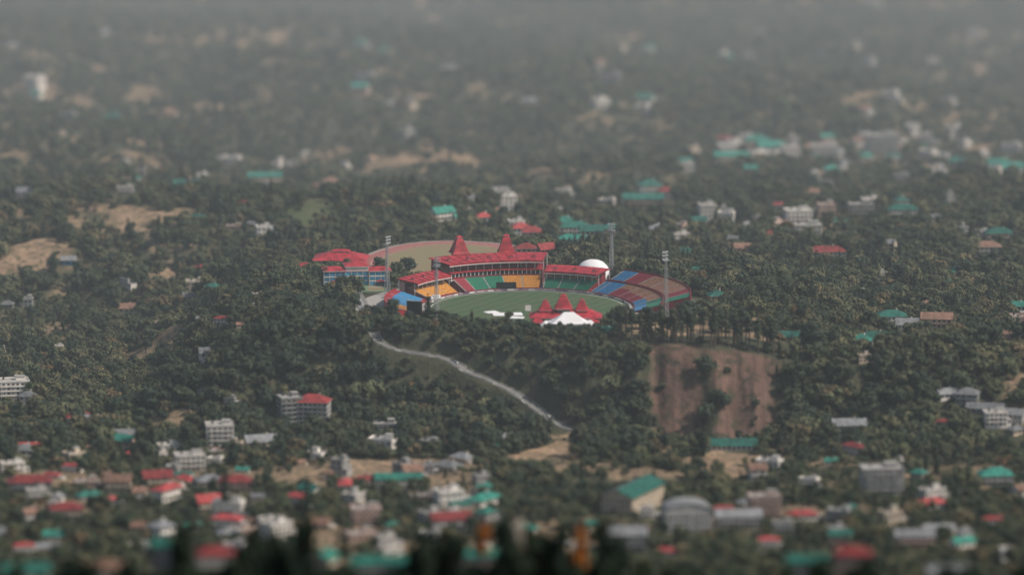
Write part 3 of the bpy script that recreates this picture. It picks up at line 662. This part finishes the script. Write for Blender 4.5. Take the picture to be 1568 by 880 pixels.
def grid(x0,x1,y0,y1,sp):
    X,Y=np.meshgrid(np.arange(x0,x1,sp),np.arange(y0,y1,sp)); X=X.ravel()+rng.uniform(-.48,.48,X.size)*sp; Y=Y.ravel()+rng.uniform(-.48,.48,Y.size)*sp; return X,Y
parts=[grid(-400,400,-1900,-1010,14),grid(-420,420,-1010,-340,7.2),grid(-480,480,-340,-280,6.6),grid(-520,520,-280,520,6.3),grid(-720,720,520,2150,7.8)]
X=np.concatenate([p[0] for p in parts]); Y=np.concatenate([p[1] for p in parts])
keep=np.abs(X)<(Y-CY)*0.0887+75; X=X[keep];Y=Y[keep]
n=len(X); keep=np.ones(n,bool); scl=(.55+1.0*rng.random(n)**1.9)*(1+.22*vn(X,Y,40,51)); 
scl*=np.where(Y>520,.85,1); scl*=np.where(Y<-340,.8,1); scl*=np.where((Y<-720)&(Y>-1010),.75,1)
scl*=1+.25*((Y<-160)&(Y>-340))
ft,fg=fieldmask(X,Y,shift=11,grow=0); keep&=~((ft+fg)>rng.uniform(.15,.95,n))
wd=wild(X,Y+8); keep&=~(wd>rng.uniform(.1,.85,n))
keep&=~((Y>-250)&(vn(X,Y,26,61)>.68)&(rng.random(n)<.7)); 
cm=cliffmask(X,Y-2)>.3; keep&=~(cm&(rng.random(n)<.9)); scl=np.where(cm,scl*.5,scl)
YF=yfront(X); strip=(X>72)&(X<176)&(Y>YF-1)&(Y<YF+40)&(Y<-155); keep&=~(strip&(rng.random(n)<.8)); scl=np.where(strip,scl*.5,scl)
brow=(X>72)&(X<176)&(Y<YF)&(Y>YF-14); scl=np.where(brow,scl*.45,scl)
toe=(X>88)&(X<182)&(Y<YF-55)&(Y>YF-96); scl=np.where(toe,scl*.5,scl)
for x,y,rx,ry,cl_,hw in EXC:
    dx=X-x;dy=Y-y
    keep&=~((dx/rx)**2+(dy/ry)**2<1)
    if cl_>0:
        cor=(np.abs(dx)<hw*1.05)&(dy<0)&(dy>-cl_-ry*.5); keep&=~(cor&(rng.random(n)<.62)); scl=np.where(cor,scl*.52,scl)
near_=np.where((np.abs(X+10)<130)&(Y>-380)&(Y<-140))[0]
dd=np.sqrt(((X[near_][:,None]-R[None,:,0])**2+(Y[near_][:,None]-R[None,:,1])**2)); km=dd.min(1)<6.0; keep[near_[km]]=False
reach=12+40*sm(-35,-48,R[:,2])
below=((np.abs(X[near_][:,None]-R[None,:,0])<3)&(Y[near_][:,None]<R[None,:,1])&(Y[near_][:,None]>R[None,:,1]-reach[None,:])).any(1); scl[near_[below]]*=.36
keep[near_[below&(R[:,2].min()>-900)&(Y[near_]<-225)&(rng.random(len(near_))<.4)]]=False
fr=(Y<-150)&(Y>-215)&(X>-75)&(X<75); scl=np.where(fr,np.minimum(scl,.85),scl)
X=X[keep];Y=Y[keep];scl=scl[keep]; n=len(X); Zt=H(X,Y)-.2
var=rng.choice([0,1,2,3,4,5,6,7],n,p=[.22,.2,.13,.16,.03,.03,.1,.13]); cn=vn(X,Y,90,71)>.45; var=np.where(cn&(rng.random(n)<.35),4,var)
hill=(X>-240)&(X<80)&(Y<-60)&(Y>-345)&(rng.random(n)<.65); var=np.where(hill,np.where(rng.random(n)<.5,2,7),var)  # mostly dark-leaved kinds here, leaf colour standing in for the slope's shade
print("TREES",n)
pm=bpy.data.meshes.new("forest"); pm.vertices.add(n); pm.vertices.foreach_set("co",np.stack([X,Y,Zt],1).astype(np.float32).ravel())
a=pm.attributes.new("variant",'INT','POINT'); a.data.foreach_set("value",var.astype(np.int32))
a=pm.attributes.new("rot",'FLOAT_VECTOR','POINT'); a.data.foreach_set("vector",np.stack([rng.normal(0,.05,n),rng.normal(0,.05,n),rng.uniform(0,6.28,n)],1).astype(np.float32).ravel())
a=pm.attributes.new("scl",'FLOAT_VECTOR','POINT'); a.data.foreach_set("vector",np.stack([scl*rng.uniform(.9,1.2,n),scl*rng.uniform(.9,1.2,n),scl*rng.uniform(.85,1.2,n)],1).astype(np.float32).ravel())
pm.update(); fo=bpy.data.objects.new("forest",pm); COL.objects.link(fo)
ng=bpy.data.node_groups.new("forest_instances",'GeometryNodeTree'); ng.interface.new_socket("Geometry",in_out='INPUT',socket_type='NodeSocketGeometry'); ng.interface.new_socket("Geometry",in_out='OUTPUT',socket_type='NodeSocketGeometry')
gi=ng.nodes.new("NodeGroupInput"); go=ng.nodes.new("NodeGroupOutput"); ip=ng.nodes.new("GeometryNodeInstanceOnPoints"); ci=ng.nodes.new("GeometryNodeCollectionInfo")
ci.inputs["Collection"].default_value=TC; ci.inputs["Separate Children"].default_value=True; ci.inputs["Reset Children"].default_value=True
def na(nm,t):
    q=ng.nodes.new("GeometryNodeInputNamedAttribute"); q.data_type=t; q.inputs["Name"].default_value=nm; return q.outputs["Attribute"]
ng.links.new(gi.outputs[0],ip.inputs["Points"]); ng.links.new(ci.outputs[0],ip.inputs["Instance"]); ip.inputs["Pick Instance"].default_value=True
ng.links.new(na("variant",'INT'),ip.inputs["Instance Index"]); ng.links.new(na("rot",'FLOAT_VECTOR'),ip.inputs["Rotation"]); ng.links.new(na("scl",'FLOAT_VECTOR'),ip.inputs["Scale"])
ng.links.new(ip.outputs[0],go.inputs[0]); md=fo.modifiers.new("instances",'NODES'); md.node_group=ng
pmesh=[pine(random.uniform(19,23),100+i).mesh("pine_tree") for i in range(5)]
random.seed(5)
for i in range(78):
    x=random.uniform(70,174); y=yfront(x)+random.uniform(1.5,9 if i%4 else 22)
    o=bpy.data.objects.new("pine_tree",pmesh[i%5]); COL.objects.link(o); o.location=(x,float(y),float(H(x,y))-.3); o.rotation_euler=(0,0,random.uniform(0,6)); s_=random.uniform(.78,1.08); o.scale=(s_,s_,s_)
au=broad(13,5,"autumn",11,31).mesh("autumn_tree"); bt=[broad(14,5.0,"leafn",13,32+i).mesh("broadleaf_tree") for i in range(3)]; ct=conifer(17,3.2,"leafn",33).mesh("cypress_tree"); dt=conifer(24,5.0,"leafn",36).mesh("deodar_tree"); mx_=broad(9,4,"leafd",10,34).mesh("broadleaf_tree")
def pt(m,nm,u,v,sc):
    x,y,z=site(u,v); o=bpy.data.objects.new(nm,m); COL.objects.link(o); o.location=(x,y,z-.3); o.scale=(sc,sc,sc); o.rotation_euler=(0,0,u)
def ridge(m,nm,u,top,y):
    """tree on the near hillside, tall enough to rise to the given depression"""
    x,zt=near_xz(u,top,y); z=float(H(x,y)); hh=max(6,zt-z); base=max(q.co.z for q in m.vertices); sc=hh/base
    sw=min(max(sc,.75),1.25)
    o=bpy.data.objects.new(nm,m); COL.objects.link(o); o.location=(x,y,z-.4); o.scale=(sw,sw,sc); o.rotation_euler=(0,0,u)
random.seed(3)
ridge(au,"autumn_tree",888,800,-1006); ridge(au,"autumn_tree",740,796,-985)
pt(ct,"cypress_tree",345,795,2.2); pt(ct,"cypress_tree",470,800,1.8)
gaps=((292,372),(470,520),(535,628),(225,262),(700,772))
for u in range(232,960,13):
    uu=u+random.uniform(-6,6); top=random.choice([786,796,806,815,826,840])
    yy=random.uniform(-1020,-1000)
    if any(a<uu<b for a,b in gaps): top=random.uniform(862,876)
    elif abs(uu-888)<26: top=862
    ridge(random.choice(bt),"broadleaf_tree",uu,top,yy)
for u,t in ((290,778),(395,784),(462,790),(524,796),(655,804),(776,790),(846,802)): ridge(dt,"deodar_tree",u,t,-1004)
for i in range(46):
    u=random.uniform(-20,1590)
    ridge(random.choice(bt),"broadleaf_tree",u,random.uniform(850,880),random.uniform(-1020,-990))
pt(mx_,"broadleaf_tree",779,494,.9)
# ---------------------------------------------------------------- haze over the valley
def hazebox(name,y0,y1,x,zt,dens,col):
    hm=bpy.data.materials.new(name); M[name]=hm; hm.use_nodes=True; nt=hm.node_tree; nt.nodes.clear()
    o_=nt.nodes.new("ShaderNodeOutputMaterial"); vs=nt.nodes.new("ShaderNodeVolumeScatter"); vs.inputs["Color"].default_value=(*col,1); vs.inputs["Density"].default_value=dens; vs.inputs["Anisotropy"].default_value=0.0
    nt.links.new(vs.outputs[0],o_.inputs["Volume"]); s=MB(); s.box(0,(y0+y1)/2,-250,zt,x,y1-y0,name); s.obj(name)
hazebox("haze",-1040,14700,16000,360,1.25e-4,(0.8,0.94,0.98))
hazebox("distant_haze",420,14600,15900,300,2.1e-4,(0.82,0.94,0.96))
# ---------------------------------------------------------------- light
EL=math.radians(48); AZ=math.radians(104)
sd=Vector((math.cos(EL)*math.sin(AZ),math.cos(EL)*math.cos(AZ),math.sin(EL)))
sl=bpy.data.lights.new("sun",'SUN'); sl.energy=3.9; sl.angle=math.radians(1.0); sl.color=(1,.92,.81)
so=bpy.data.objects.new("sun",sl); COL.objects.link(so); so.rotation_euler=sd.to_track_quat('Z','Y').to_euler()
w=bpy.data.worlds.new("World"); S.world=w; w.use_nodes=True; nt=w.node_tree; bg=nt.nodes["Background"]; sk=nt.nodes.new("ShaderNodeTexSky"); sk.sky_type='NISHITA'; sk.sun_disc=False
sk.sun_elevation=EL; sk.sun_rotation=AZ; sk.dust_density=3; nt.links.new(sk.outputs[0],bg.inputs[0]); bg.inputs[1].default_value=0.09
